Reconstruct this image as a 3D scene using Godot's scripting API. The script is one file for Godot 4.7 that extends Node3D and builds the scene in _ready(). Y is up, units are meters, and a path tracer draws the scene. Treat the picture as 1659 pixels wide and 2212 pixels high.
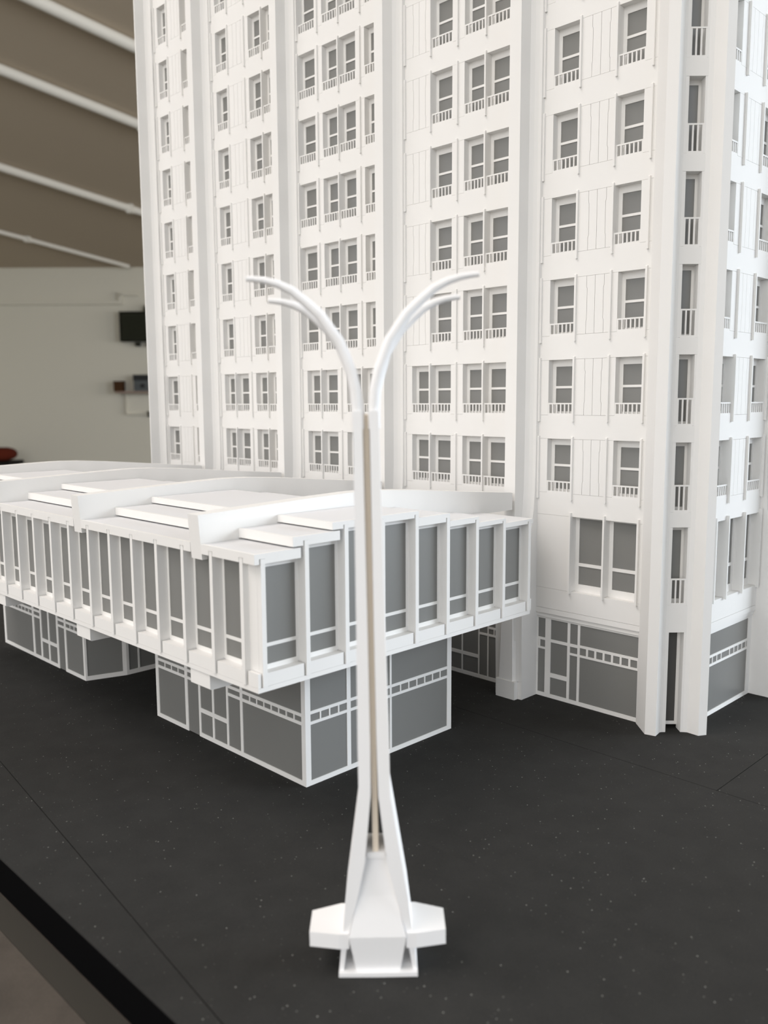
extends Node3D
# A white architectural model (tower, podium, street lamp) on a dark board in a studio room.
# Model coordinates are written in units of U metres; the room is written in metres.

const U := 0.25
const XF := 2.378        # tower: plane of the long facade
const ZR := -1.148       # tower: plane of the short facade
const PX := 1.095        # podium: plane of the long facade
const PZ := -1.497       # podium: plane of the short facade
const TOP := 3.15        # tower height
const YAW := 0.7816

var M := {}
var cache := {}
var FL: Transform3D      # tower long facade frame (x along, y up, z outwards)
var FR: Transform3D      # tower short facade frame
var FC: Transform3D      # tower chamfered corner frame
var RM: Basis            # room axes: x right, y up, z back


class Shape:
	var v := PackedVector3Array()
	var n := PackedVector3Array()
	var k := 1.0

	func tri(a: Vector3, b: Vector3, c: Vector3, nn: Vector3) -> void:
		if (b - a).cross(c - a).dot(nn) > 0.0:
			v.append(a * k); v.append(c * k); v.append(b * k)
		else:
			v.append(a * k); v.append(b * k); v.append(c * k)
		for i in 3:
			n.append(nn)

	func quad(a: Vector3, b: Vector3, c: Vector3, d: Vector3, nn: Vector3) -> void:
		tri(a, b, c, nn)
		tri(a, c, d, nn)

	func smooth(a: Vector3, b: Vector3, c: Vector3, na: Vector3, nb: Vector3, nc: Vector3) -> void:
		if (b - a).cross(c - a).dot(na + nb + nc) > 0.0:
			v.append(a * k); v.append(c * k); v.append(b * k)
			n.append(na); n.append(nc); n.append(nb)
		else:
			v.append(a * k); v.append(b * k); v.append(c * k)
			n.append(na); n.append(nb); n.append(nc)

	func box(x0: float, x1: float, y0: float, y1: float, z0: float, z1: float) -> Shape:
		var p := [Vector3(x0, y0, z0), Vector3(x1, y0, z0), Vector3(x1, y1, z0), Vector3(x0, y1, z0), Vector3(x0, y0, z1), Vector3(x1, y0, z1), Vector3(x1, y1, z1), Vector3(x0, y1, z1)]
		quad(p[0], p[1], p[2], p[3], Vector3(0, 0, -1))
		quad(p[4], p[5], p[6], p[7], Vector3(0, 0, 1))
		quad(p[0], p[3], p[7], p[4], Vector3(-1, 0, 0))
		quad(p[1], p[2], p[6], p[5], Vector3(1, 0, 0))
		quad(p[0], p[1], p[5], p[4], Vector3(0, -1, 0))
		quad(p[3], p[2], p[6], p[7], Vector3(0, 1, 0))
		return self

	# polygon in the plane o + u*x + w*y, pushed along e
	func prism(given: PackedVector2Array, o: Vector3, u: Vector3, w: Vector3, e: Vector3) -> Shape:
		var poly := given.duplicate()
		if Geometry2D.is_polygon_clockwise(poly):
			poly.reverse()
		var area := 0.0
		for i in poly.size():
			area += poly[i].cross(poly[(i + 1) % poly.size()])
		if area < 0.0:
			poly.reverse()
		var nn := u.cross(w).normalized()
		var t := Geometry2D.triangulate_polygon(poly)
		var s := 1.0 if e.dot(nn) > 0.0 else -1.0
		for i in range(0, t.size(), 3):
			var a := o + u * poly[t[i]].x + w * poly[t[i]].y
			var b := o + u * poly[t[i + 1]].x + w * poly[t[i + 1]].y
			var c := o + u * poly[t[i + 2]].x + w * poly[t[i + 2]].y
			tri(a, b, c, -nn * s)
			tri(a + e, b + e, c + e, nn * s)
		for i in poly.size():
			var a2 := poly[i]
			var b2 := poly[(i + 1) % poly.size()]
			var a := o + u * a2.x + w * a2.y
			var b := o + u * b2.x + w * b2.y
			var out := (b - a).cross(nn).normalized()
			quad(a, b, b + e, a + e, out)
		return self

	# rings of plan polygons (x, z), same number of points, at rising heights
	func loft(rings: Array, heights: Array) -> Shape:
		for r in rings.size() - 1:
			var p: PackedVector2Array = rings[r]
			var q: PackedVector2Array = rings[r + 1]
			for i in p.size():
				var j := (i + 1) % p.size()
				var a := Vector3(p[i].x, heights[r], p[i].y)
				var b := Vector3(p[j].x, heights[r], p[j].y)
				var c := Vector3(q[j].x, heights[r + 1], q[j].y)
				var d := Vector3(q[i].x, heights[r + 1], q[i].y)
				var nn := (c - a).cross(d - b).normalized()
				var mid := Vector2.ZERO
				for g in p: mid += g / p.size()
				if nn.dot(Vector3((p[i].x + p[j].x) / 2 - mid.x, 0, (p[i].y + p[j].y) / 2 - mid.y)) < 0.0:
					nn = -nn
				quad(a, b, c, d, nn)
		for side in [0, rings.size() - 1]:
			var p: PackedVector2Array = rings[side]
			var t := Geometry2D.triangulate_polygon(p)
			for i in range(0, t.size(), 3):
				tri(Vector3(p[t[i]].x, heights[side], p[t[i]].y), Vector3(p[t[i + 1]].x, heights[side], p[t[i + 1]].y), Vector3(p[t[i + 2]].x, heights[side], p[t[i + 2]].y), Vector3.DOWN if side == 0 else Vector3.UP)
		return self

	# tube along points with a radius at each
	func tube(pts: Array, rad: Array, sides := 12) -> Shape:
		var rings := []
		var side := Vector3(0, 0, 1)
		for i in pts.size():
			var d: Vector3 = (pts[mini(i + 1, pts.size() - 1)] - pts[maxi(i - 1, 0)]).normalized()
			var a := (side - d * side.dot(d))
			if a.length() < 0.01:
				a = Vector3(1, 0, 0) - d * d.x
			a = a.normalized()
			side = a
			var b := d.cross(a)
			var ring := []
			for s in sides:
				var t := TAU * s / sides
				ring.append([pts[i] + (a * cos(t) + b * sin(t)) * rad[i], a * cos(t) + b * sin(t)])
			rings.append(ring)
		for i in pts.size() - 1:
			for s in sides:
				var t := (s + 1) % sides
				var a = rings[i][s]; var b = rings[i][t]; var c = rings[i + 1][t]; var d = rings[i + 1][s]
				smooth(a[0], b[0], c[0], a[1], b[1], c[1])
				smooth(a[0], c[0], d[0], a[1], c[1], d[1])
		for e in [0, pts.size() - 1]:
			var d: Vector3 = (pts[e] - pts[1 if e == 0 else e - 1]).normalized()
			for s in sides:
				tri(pts[e], rings[e][s][0], rings[e][(s + 1) % sides][0], d)
		return self

	func mesh() -> ArrayMesh:
		var arr := []
		arr.resize(Mesh.ARRAY_MAX)
		arr[Mesh.ARRAY_VERTEX] = v
		arr[Mesh.ARRAY_NORMAL] = n
		var m := ArrayMesh.new()
		m.add_surface_from_arrays(Mesh.PRIMITIVE_TRIANGLES, arr)
		return m


func shape() -> Shape:
	var s := Shape.new()
	s.k = U
	return s


func metres() -> Shape:
	return Shape.new()


func part(parent: Node3D, called: String, mesh: Mesh, mat: Material, at := Transform3D()) -> MeshInstance3D:
	var o := MeshInstance3D.new()
	o.name = called
	o.mesh = mesh
	o.material_override = mat
	o.transform = Transform3D(at.basis, at.origin * U)
	parent.add_child(o, true)
	return o


func thing(called: String, label: String, category: String, at := Vector3.ZERO, group := "") -> Node3D:
	var o := Node3D.new()
	o.name = called
	add_child(o, true)
	o.position = at
	o.set_meta("label", label)
	o.set_meta("category", category)
	if group:
		o.set_meta("group", group)
	return o


func structure(called: String, s: Shape, mat: Material, label: String) -> MeshInstance3D:
	var o := MeshInstance3D.new()
	o.name = called
	o.mesh = s.mesh()
	o.material_override = mat
	o.transform = Transform3D(RM, Vector3.ZERO)
	add_child(o, true)
	o.set_meta("kind", "structure")
	o.set_meta("label", label)
	return o


func at(f: Transform3D, x: float, y: float, z: float) -> Transform3D:
	return Transform3D(f.basis, f * Vector3(x, y, z))


func boxmesh(w: float, h: float, d: float) -> Mesh:   # corner at the origin
	var key := "box %.4f %.4f %.4f" % [w, h, d]
	if not cache.has(key):
		cache[key] = shape().box(0, w, 0, h, 0, d).mesh()
	return cache[key]


func mat(called: String, c: Color, rough := 0.75, spec := 0.4) -> StandardMaterial3D:
	var m := StandardMaterial3D.new()
	m.resource_name = called
	m.albedo_color = c
	m.roughness = rough
	m.metallic_specular = spec
	M[called] = m
	return m


func room_at(r: float, y: float, f: float) -> Vector3:
	return RM * Vector3(r, y, -f)


func _ready() -> void:
	# ------------------------------------------------------------ camera, sky, lights
	var fh := Vector3(sin(YAW), 0, -cos(YAW))
	var rh := Vector3(cos(YAW), 0, sin(YAW))
	RM = Basis(rh, Vector3.UP, -fh)
	var cam := Camera3D.new()
	cam.name = "camera"
	add_child(cam)
	var pitch := 0.12747
	var roll := -0.0055
	var fwd := fh * cos(pitch) - Vector3.UP * sin(pitch)
	var up := rh.cross(fwd)
	var right2 := rh * cos(roll) + up * sin(roll)
	var up2 := -rh * sin(roll) + up * cos(roll)
	cam.transform = Transform3D(Basis(right2, up2, -fwd), Vector3(0, U, 0))
	cam.near = 0.02
	cam.far = 60.0
	var lens := CameraAttributesPhysical.new()
	lens.frustum_focal_length = 20.31
	lens.frustum_focus_distance = 0.66
	lens.frustum_near = 0.02
	lens.frustum_far = 60.0
	lens.exposure_aperture = 6.6
	cam.attributes = lens
	cam.fov = rad_to_deg(2.0 * atan(1106.0 / 1871.7))
	cam.current = true

	var we := WorldEnvironment.new()
	we.name = "surroundings"
	var env := Environment.new()
	env.background_mode = Environment.BG_SKY
	var sky := Sky.new()
	var sm := ProceduralSkyMaterial.new()
	sm.sky_top_color = Color(0.86, 0.92, 1.0)
	sm.sky_horizon_color = Color(0.93, 0.95, 1.0)
	sm.ground_bottom_color = Color(0.42, 0.41, 0.4)
	sm.ground_horizon_color = Color(0.6, 0.6, 0.6)
	sky.sky_material = sm
	env.sky = sky
	env.tonemap_mode = Environment.TONE_MAPPER_LINEAR
	env.tonemap_exposure = 1.0
	env.sdfgi_enabled = true
	env.ssao_enabled = true
	env.ssil_enabled = true
	we.environment = env
	add_child(we)

	# daylight in the window openings: both side walls, more weakly behind the camera, and an added skylight
	window_light("daylight_window_behind", room_at(2.3, 1.6, -2.9), 0.0, Vector2(3.4, 3.0), 0.25, Color(0.94, 0.965, 1.0))
	window_light("daylight_window_behind_left", room_at(-2.6, 1.6, -2.9), 0.0, Vector2(3.4, 3.0), 0.92, Color(1.0, 0.975, 0.945))
	window_light("daylight_right_window_near", room_at(4.9, 1.2, 0.8), PI / 2, Vector2(3.6, 2.2), 3.2, Color(0.93, 0.965, 1.0))
	window_light("daylight_right_window_far", room_at(4.9, 0.8, 6.5), PI / 2, Vector2(4.0, 1.6), 2.1, Color(1.0, 0.97, 0.93))
	window_light("added_skylight_light", room_at(-2.4, ceil_y(0.0) - 0.01, 0.0), 0.0, Vector2(1.9, 2.9), 2.25, Color(1.0, 0.965, 0.94), -PI / 2 + atan(0.2))  # unseen skylight, added to brighten the roofs but not the pier sides

	materials()
	build_room()
	build_board()
	build_tower()
	build_podium()
	build_lamp()
	build_background()


func window_light(called: String, where: Vector3, turn: float, size: Vector2, energy: float, c: Color, tilt := 0.0) -> void:
	var l := AreaLight3D.new()
	l.name = called
	l.area_size = size
	l.area_normalize_energy = false
	l.light_energy = energy
	l.light_color = c
	l.area_range = 40.0
	l.shadow_enabled = true
	# the light shines along -z of its node: into the room (room -z) or to the left of it
	l.transform = Transform3D(RM * Basis(Vector3.UP, turn) * Basis(Vector3.RIGHT, tilt), where)
	add_child(l)


func materials() -> void:
	mat("white_card", Color(0.915, 0.91, 0.90), 0.8, 0.35)
	mat("roof_card", Color(0.87, 0.872, 0.878), 0.85, 0.3)
	mat("grey_acrylic", Color(0.50, 0.50, 0.49), 0.32, 0.5)
	mat("dark_acrylic", Color(0.30, 0.295, 0.285), 0.4, 0.5)
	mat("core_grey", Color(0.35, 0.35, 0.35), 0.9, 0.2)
	mat("lamp_white", Color(0.97, 0.968, 0.968), 0.6, 0.45)
	mat("lamp_shaded_white", Color(0.92, 0.87, 0.80), 0.75, 0.3)  # lamp white with the shade between the plates coloured in
	mat("black_edge", Color(0.045, 0.045, 0.048), 0.9, 0.1)
	mat("plaster", Color(0.855, 0.845, 0.80), 0.95, 0.2)
	mat("ceiling_paint", Color(0.74, 0.69, 0.62), 0.95, 0.15)
	mat("floor_grey", Color(0.36, 0.35, 0.34), 0.9, 0.2)
	mat("conduit_white", Color(0.9, 0.89, 0.86), 0.6, 0.4)
	mat("frame_white", Color(0.85, 0.85, 0.84), 0.6, 0.4)
	mat("olive_dark", Color(0.13, 0.135, 0.10), 0.7, 0.3)
	mat("slat_black", Color(0.22, 0.23, 0.18), 0.6, 0.3)
	mat("brown", Color(0.28, 0.19, 0.11), 0.8, 0.3)
	mat("device_dark", Color(0.12, 0.13, 0.14), 0.5, 0.4)
	mat("device_grey", Color(0.33, 0.35, 0.36), 0.5, 0.4)
	mat("shelf_pink", Color(0.62, 0.54, 0.5), 0.8, 0.3)
	mat("red_cloth", Color(0.36, 0.15, 0.10), 0.9, 0.2)
	mat("stool_dark", Color(0.1, 0.09, 0.085), 0.7, 0.3)
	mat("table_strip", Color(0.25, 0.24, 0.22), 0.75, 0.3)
	# board: near-black card with pale dust specks and faint mottling
	var rng := RandomNumberGenerator.new()
	rng.seed = 11
	var im := Image.create(1024, 1024, false, Image.FORMAT_RGB8)
	var nz := FastNoiseLite.new()
	nz.seed = 4
	nz.frequency = 0.012
	nz.fractal_octaves = 3
	for y in 1024:
		for x in 1024:
			var t := 0.197 + 0.012 * nz.get_noise_2d(x, y) + rng.randf_range(-0.012, 0.012)
			im.set_pixel(x, y, Color(t, t * 0.995, t * 0.97))
	for i in 1500:
		var x := rng.randi_range(2, 1020)
		var y := rng.randi_range(2, 1020)
		var b := rng.randf_range(0.3, 0.55)
		im.set_pixel(x, y, Color(b, b, b * 0.97))
		if rng.randf() < 0.3:
			b = rng.randf_range(0.5, 0.8)
			im.set_pixel(x, y, Color(b, b, b * 0.97))
			im.set_pixel(x + 1, y, Color(b, b, b * 0.97) * 0.8)
			im.set_pixel(x, y + 1, Color(b, b, b * 0.97) * 0.7)
	for i in 400:
		var x := rng.randi_range(2, 1020)
		var y := rng.randi_range(2, 1020)
		im.set_pixel(x, y, Color(0.13, 0.13, 0.13))
	var card := mat("black_card", Color.WHITE, 0.88, 0.25)
	card.albedo_texture = ImageTexture.create_from_image(im)
	card.uv1_triplanar = true
	card.uv1_world_triplanar = true
	card.uv1_scale = Vector3.ONE * 2.9
	# table: worn brown-grey laminate
	var im2 := Image.create(512, 512, false, Image.FORMAT_RGB8)
	nz.frequency = 0.02
	for y in 512:
		for x in 512:
			var t := 0.335 + 0.03 * nz.get_noise_2d(x, y) + rng.randf_range(-0.012, 0.012)
			im2.set_pixel(x, y, Color(t, t * 0.93, t * 0.86))
	for i in 14:
		var x := rng.randi_range(4, 500)
		var y := rng.randi_range(4, 500)
		im2.fill_rect(Rect2i(x, y, rng.randi_range(2, 4), rng.randi_range(2, 4)), Color(0.2, 0.18, 0.16))
	var lam := mat("laminate", Color.WHITE, 0.8, 0.3)
	lam.albedo_texture = ImageTexture.create_from_image(im2)
	lam.uv1_triplanar = true
	lam.uv1_world_triplanar = true
	lam.uv1_scale = Vector3.ONE * 3.0


# ---------------------------------------------------------------- the room (metres, room axes: x right, z back)
func ceil_y(f: float) -> float:
	return 1.755 + 0.2 * (10.0 - f)


func build_room() -> void:
	var lo := -0.98
	structure("floor", metres().box(-5.2, 5.2, lo - 0.1, lo, -10.2, 3.2), M.floor_grey, "grey studio floor")
	var s := metres()
	var poly := PackedVector2Array()
	for g in [[-5.2, -3.4, -10.2, 3.2], [-3.4, -1.4, -10.2, -1.5], [-3.4, -1.4, 1.5, 3.2], [-1.4, 5.2, -10.2, 3.2]]:
		poly = PackedVector2Array([Vector2(g[2], ceil_y(-g[2])), Vector2(g[3], ceil_y(-g[3])), Vector2(g[3], ceil_y(-g[3]) + 0.15), Vector2(g[2], ceil_y(-g[2]) + 0.15)])
		s.prism(poly, Vector3(g[0], 0, 0), Vector3(0, 0, 1), Vector3(0, 1, 0), Vector3(g[1] - g[0], 0, 0))
	structure("ceiling", s, M.ceiling_paint, "sloping brown-grey ceiling")
	structure("wall_back", metres().box(-5.2, 5.2, lo, 1.9, -10.2, -10.0), M.plaster, "far white plaster wall")
	s = metres()
	poly = PackedVector2Array([Vector2(-4.9, 2.3), Vector2(3.2, 2.3), Vector2(3.2, ceil_y(-3.2) + 0.05), Vector2(-4.9, ceil_y(4.9) + 0.05)])
	s.prism(poly, Vector3(-5.2, 0, 0), Vector3(0, 0, 1), Vector3(0, 1, 0), Vector3(0.2, 0, 0))
	poly = PackedVector2Array([Vector2(-10.2, lo), Vector2(-4.9, lo), Vector2(-4.9, ceil_y(4.9) + 0.05), Vector2(-10.2, ceil_y(10.2) + 0.05)])
	s.prism(poly, Vector3(-5.2, 0, 0), Vector3(0, 0, 1), Vector3(0, 1, 0), Vector3(0.2, 0, 0))
	s.box(-5.2, -5.0, lo, 0.1, -4.9, 3.2)
	s.box(-5.2, -5.0, 0.1, 2.3, -4.9, -3.1)
	s.box(-5.2, -5.0, 0.1, 2.3, 1.9, 3.2)
	structure("wall_left", s, M.plaster, "side wall with one wide window")
	window_frame("window_5", -3.1, 1.9, 0.1, 2.3, -5.08, true)
	# wall with windows behind the camera
	s = metres()
	var y0 := 0.1
	var y1 := 3.1
	s.box(-5.0, 5.0, lo, y0, 3.0, 3.2)
	s.box(-5.0, 5.0, y1, ceil_y(-3.2) + 0.05, 3.0, 3.2)
	for g in [[-5.0, -4.3], [-0.9, 0.6], [4.0, 5.0]]:
		s.box(g[0], g[1], y0, y1, 3.0, 3.2)
	structure("wall_front", s, M.plaster, "window wall")
	window_frame("window_1", -4.3, -0.9, y0, y1, 3.08, false)
	window_frame("window_2", 0.6, 4.0, y0, y1, 3.08, false)
	# wall with windows to the right of the camera
	s = metres()
	poly = PackedVector2Array([Vector2(-10.2, 1.6), Vector2(-4.5, 1.6), Vector2(-4.5, 2.3), Vector2(3.2, 2.3), Vector2(3.2, ceil_y(-3.2) + 0.05), Vector2(-10.2, ceil_y(10.2) + 0.05)])
	s.prism(poly, Vector3(5.0, 0, 0), Vector3(0, 0, 1), Vector3(0, 1, 0), Vector3(0.2, 0, 0))
	s.box(5.0, 5.2, lo, 0.0, -10.2, 3.2)
	s.box(5.0, 5.2, 0.0, 1.6, -10.2, -8.5)
	s.box(5.0, 5.2, 0.0, 2.3, -4.5, -2.6)
	s.box(5.0, 5.2, 0.0, 2.3, 1.0, 3.2)
	structure("wall_right", s, M.plaster, "side wall with windows")
	window_frame("window_3", -8.5, -4.5, 0.0, 1.6, 5.08, true)
	window_frame("window_4", -2.6, 1.0, 0.0, 2.3, 5.08, true)
	# frame of the unseen skylight, added to light the model from above
	var sk := metres()
	for g in [[-3.4, -3.34, -1.5, 1.5], [-1.46, -1.4, -1.5, 1.5], [-3.34, -1.46, -1.5, -1.44], [-3.34, -1.46, 1.44, 1.5], [-2.43, -2.37, -1.44, 1.44]]:
		poly = PackedVector2Array([Vector2(g[2], ceil_y(-g[2]) + 0.05), Vector2(g[3], ceil_y(-g[3]) + 0.05), Vector2(g[3], ceil_y(-g[3]) + 0.1), Vector2(g[2], ceil_y(-g[2]) + 0.1)])
		sk.prism(poly, Vector3(g[0], 0, 0), Vector3(0, 0, 1), Vector3(0, 1, 0), Vector3(g[1] - g[0], 0, 0))
	structure("window_6", sk, M.frame_white, "white frame of the added unseen skylight")
	# the rail along the far wall
	var t := metres().box(-5.0, -2.93, 1.345, 1.385, -10.0, -9.955)
	t.box(-2.97, -2.93, 1.385, 1.46, -10.0, -9.955)
	t.box(-2.97, -2.75, 1.44, 1.475, -10.0, -9.955)
	structure("trim_1", t, M.plaster, "rail along the far wall")


func window_frame(called: String, a: float, b: float, y0: float, y1: float, d: float, side: bool) -> void:
	var s := metres()
	var bars := [[a, a + 0.06, y0, y1], [b - 0.06, b, y0, y1], [a, b, y0, y0 + 0.06], [a, b, y1 - 0.06, y1]]
	for i in [1, 2]:
		var c: float = a + (b - a) * i / 3.0
		bars.append([c - 0.025, c + 0.025, y0, y1])
	for r in bars:
		if side:
			s.box(d - 0.03, d + 0.03, r[2], r[3], r[0], r[1])
		else:
			s.box(r[0], r[1], r[2], r[3], d - 0.03, d + 0.03)
	structure(called, s, M.frame_white, "white window frame")


# ---------------------------------------------------------------- table and board
func build_board() -> void:
	var t := thing("work_table", "brown-grey laminate table under the black model board", "table", Vector3(0.3, -0.98, -0.5))
	var off := -t.position / U
	var f := Transform3D(Basis(), off)
	part(t, "table_top", shape().box(-0.9, 0.6125, -0.19, -0.089, -6.4, 1.6).box(0.6125, 4.6, -0.19, -0.094, -6.4, 1.6).mesh(), M.laminate, f)
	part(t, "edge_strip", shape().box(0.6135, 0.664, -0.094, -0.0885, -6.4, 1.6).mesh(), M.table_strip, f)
	for x in [-0.8, 4.3]:
		for z in [-6.2, 1.3]:
			part(t, "leg", shape().box(x, x + 0.2, -3.92, -0.19, z, z + 0.2).mesh(), M.stool_dark, f)
	var b := thing("model_board", "black card base board with dust specks carrying the white model", "board", Vector3(0.5, -0.0885 * U, -0.6))
	off = -b.position / U
	f = Transform3D(Basis(), off)
	part(b, "core", shape().box(0.668, 3.75, -0.0885, -0.004, -5.2, 0.5).mesh(), M.black_edge, f)
	# the card on top is laid in sheets with hairline joints
	var g := 0.0011
	var zs := [-5.2, 0.5]
	var lx := func(z: float) -> float: return 0.7312 - 0.1170 * (z + 1.2107)
	var sheets := [
		[Vector2(0.667, zs[0]), Vector2(lx.call(zs[0]) - g, zs[0]), Vector2(0.6672, -0.674)],
		[Vector2(lx.call(zs[0]) + g, zs[0]), Vector2(2.1 - g, zs[0]), Vector2(2.1 - g, zs[1]), Vector2(0.667, zs[1]), Vector2(0.667, -0.654)],
		[Vector2(2.1 + g, zs[0]), Vector2(3.75, zs[0]), Vector2(3.75, -0.905 - g), Vector2(2.1 + g, -0.905 - g)],
		[Vector2(2.1 + g, -0.905 + g), Vector2(3.75, -0.905 + g), Vector2(3.75, zs[1]), Vector2(2.1 + g, zs[1])],
	]
	for s in sheets:
		part(b, "sheet", shape().prism(PackedVector2Array(s), Vector3(0, -0.004, 0), Vector3(1, 0, 0), Vector3(0, 0, 1), Vector3(0, 0.004, 0)).mesh(), M.black_card, f)


# ---------------------------------------------------------------- glazed frames
# bars: [x0, x1, y0, y1]; panes: the same; the frame front lies at z = 0
func frame_mesh(bars: Array, depth: float) -> Mesh:
	var key := "frame " + str(bars) + str(depth)
	if not cache.has(key):
		cache[key] = union(bars, depth).mesh()
	return cache[key]


# the bars joined into one body with no face inside it
func union(bars: Array, depth: float) -> Shape:
	var xs := []
	var ys := []
	for b in bars:
		for e in [b[0], b[1]]:
			if not xs.any(func(q: float) -> bool: return absf(q - e) < 0.0002): xs.append(e)
		for e in [b[2], b[3]]:
			if not ys.any(func(q: float) -> bool: return absf(q - e) < 0.0002): ys.append(e)
	xs.sort()
	ys.sort()
	var full := func(i: int, j: int) -> bool:
		if i < 0 or j < 0 or i >= xs.size() - 1 or j >= ys.size() - 1:
			return false
		var x: float = (xs[i] + xs[i + 1]) / 2.0
		var y: float = (ys[j] + ys[j + 1]) / 2.0
		for b in bars:
			if x > b[0] and x < b[1] and y > b[2] and y < b[3]:
				return true
		return false
	var s := shape()
	for i in xs.size() - 1:
		for j in ys.size() - 1:
			if not full.call(i, j):
				continue
			var x0: float = xs[i]
			var x1: float = xs[i + 1]
			var y0: float = ys[j]
			var y1: float = ys[j + 1]
			s.quad(Vector3(x0, y0, 0), Vector3(x1, y0, 0), Vector3(x1, y1, 0), Vector3(x0, y1, 0), Vector3(0, 0, 1))
			s.quad(Vector3(x0, y0, -depth), Vector3(x1, y0, -depth), Vector3(x1, y1, -depth), Vector3(x0, y1, -depth), Vector3(0, 0, -1))
			if not full.call(i - 1, j):
				s.quad(Vector3(x0, y0, -depth), Vector3(x0, y1, -depth), Vector3(x0, y1, 0), Vector3(x0, y0, 0), Vector3(-1, 0, 0))
			if not full.call(i + 1, j):
				s.quad(Vector3(x1, y0, -depth), Vector3(x1, y1, -depth), Vector3(x1, y1, 0), Vector3(x1, y0, 0), Vector3(1, 0, 0))
			if not full.call(i, j - 1):
				s.quad(Vector3(x0, y0, -depth), Vector3(x1, y0, -depth), Vector3(x1, y0, 0), Vector3(x0, y0, 0), Vector3(0, -1, 0))
			if not full.call(i, j + 1):
				s.quad(Vector3(x0, y1, -depth), Vector3(x1, y1, -depth), Vector3(x1, y1, 0), Vector3(x0, y1, 0), Vector3(0, 1, 0))
	return s


func glazed(parent: Node3D, called: String, where: Transform3D, bars: Array, panes: Array, depth := 0.006, glass := "grey_acrylic") -> MeshInstance3D:
	var o := part(parent, called, frame_mesh(bars, depth), M.white_card, where)
	for p in panes:
		part(o, "pane", boxmesh(p[1] - p[0], p[3] - p[2], 0.002), M[glass], Transform3D(Basis(), Vector3(p[0], p[2], -depth * 0.8)))
	return o


func tower_window(t: Node3D, f: Transform3D, a: float, b: float, top: float) -> void:
	var w := b - a
	var h := 0.176
	var st := 0.012
	var bars := [[0.0, w, h - 0.021, h], [0.0, st, 0.0, h], [w - st, w, 0.0, h], [0.0, w, 0.0855, 0.093], [0.0, w, 0.0, 0.012]]
	var panes := [[st, w - st, 0.093, h - 0.021], [st, w - st, 0.012, 0.0855]]
	glazed(t, "window", at(f, a, top - h, -0.025), bars, panes)
	part(t, "railing", railing_mesh(w, 0.039, maxi(3, roundi((w - 0.004) / 0.015))), M.white_card, at(f, a, top - h, -0.0055))


func railing_mesh(w: float, h: float, gaps: int) -> Mesh:
	var key := "railing %.4f %.4f %d" % [w, h, gaps]
	if not cache.has(key):
		var s := shape()
		var bar := 0.0041
		s.box(0, w, h - 0.0045, h, 0, 0.005)
		s.box(0, w, 0, 0.006, 0, 0.005)
		for i in gaps + 1:
			var x := (w - bar) * i / gaps
			s.box(x, x + bar, 0.006, h - 0.0045, 0.0005, 0.0045)
		cache[key] = s.mesh()
	return cache[key]


func boards(t: Node3D, f: Transform3D, a: float, b: float, top: float) -> void:
	var h := 0.176
	var g := 0.0006
	var w := b - a
	var seams := [0.0, 0.29, 0.545, 0.815, 1.0]
	var kink := [0.0, 0.0022, 0.0, -0.0022, 0.0]
	for i in 4:
		var key := "panel board %d %.4f" % [i, w]
		if not cache.has(key):
			var l: float = seams[i] * w + (g if i > 0 else 0.0)
			var r: float = seams[i + 1] * w - (g if i < 3 else 0.0)
			var kl: float = kink[i]
			var kr: float = kink[i + 1]
			var p := PackedVector2Array([Vector2(l, g), Vector2(r, g), Vector2(r, h * 0.22), Vector2(r + kr, h * 0.25), Vector2(r + kr, h * 0.78), Vector2(r, h * 0.81), Vector2(r, h - g), Vector2(l, h - g), Vector2(l, h * 0.81), Vector2(l + kl, h * 0.78), Vector2(l + kl, h * 0.25), Vector2(l, h * 0.22)])
			cache[key] = shape().prism(p, Vector3(0, 0, -0.007), Vector3(1, 0, 0), Vector3(0, 1, 0), Vector3(0, 0, 0.007)).mesh()
		part(t, "infill_board", cache[key], M.white_card, at(f, a, top - h, 0.0))


func lintel(k: int) -> float:
	return 0.8756 + 0.252 * k if k >= 0 else 0.6265


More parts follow.
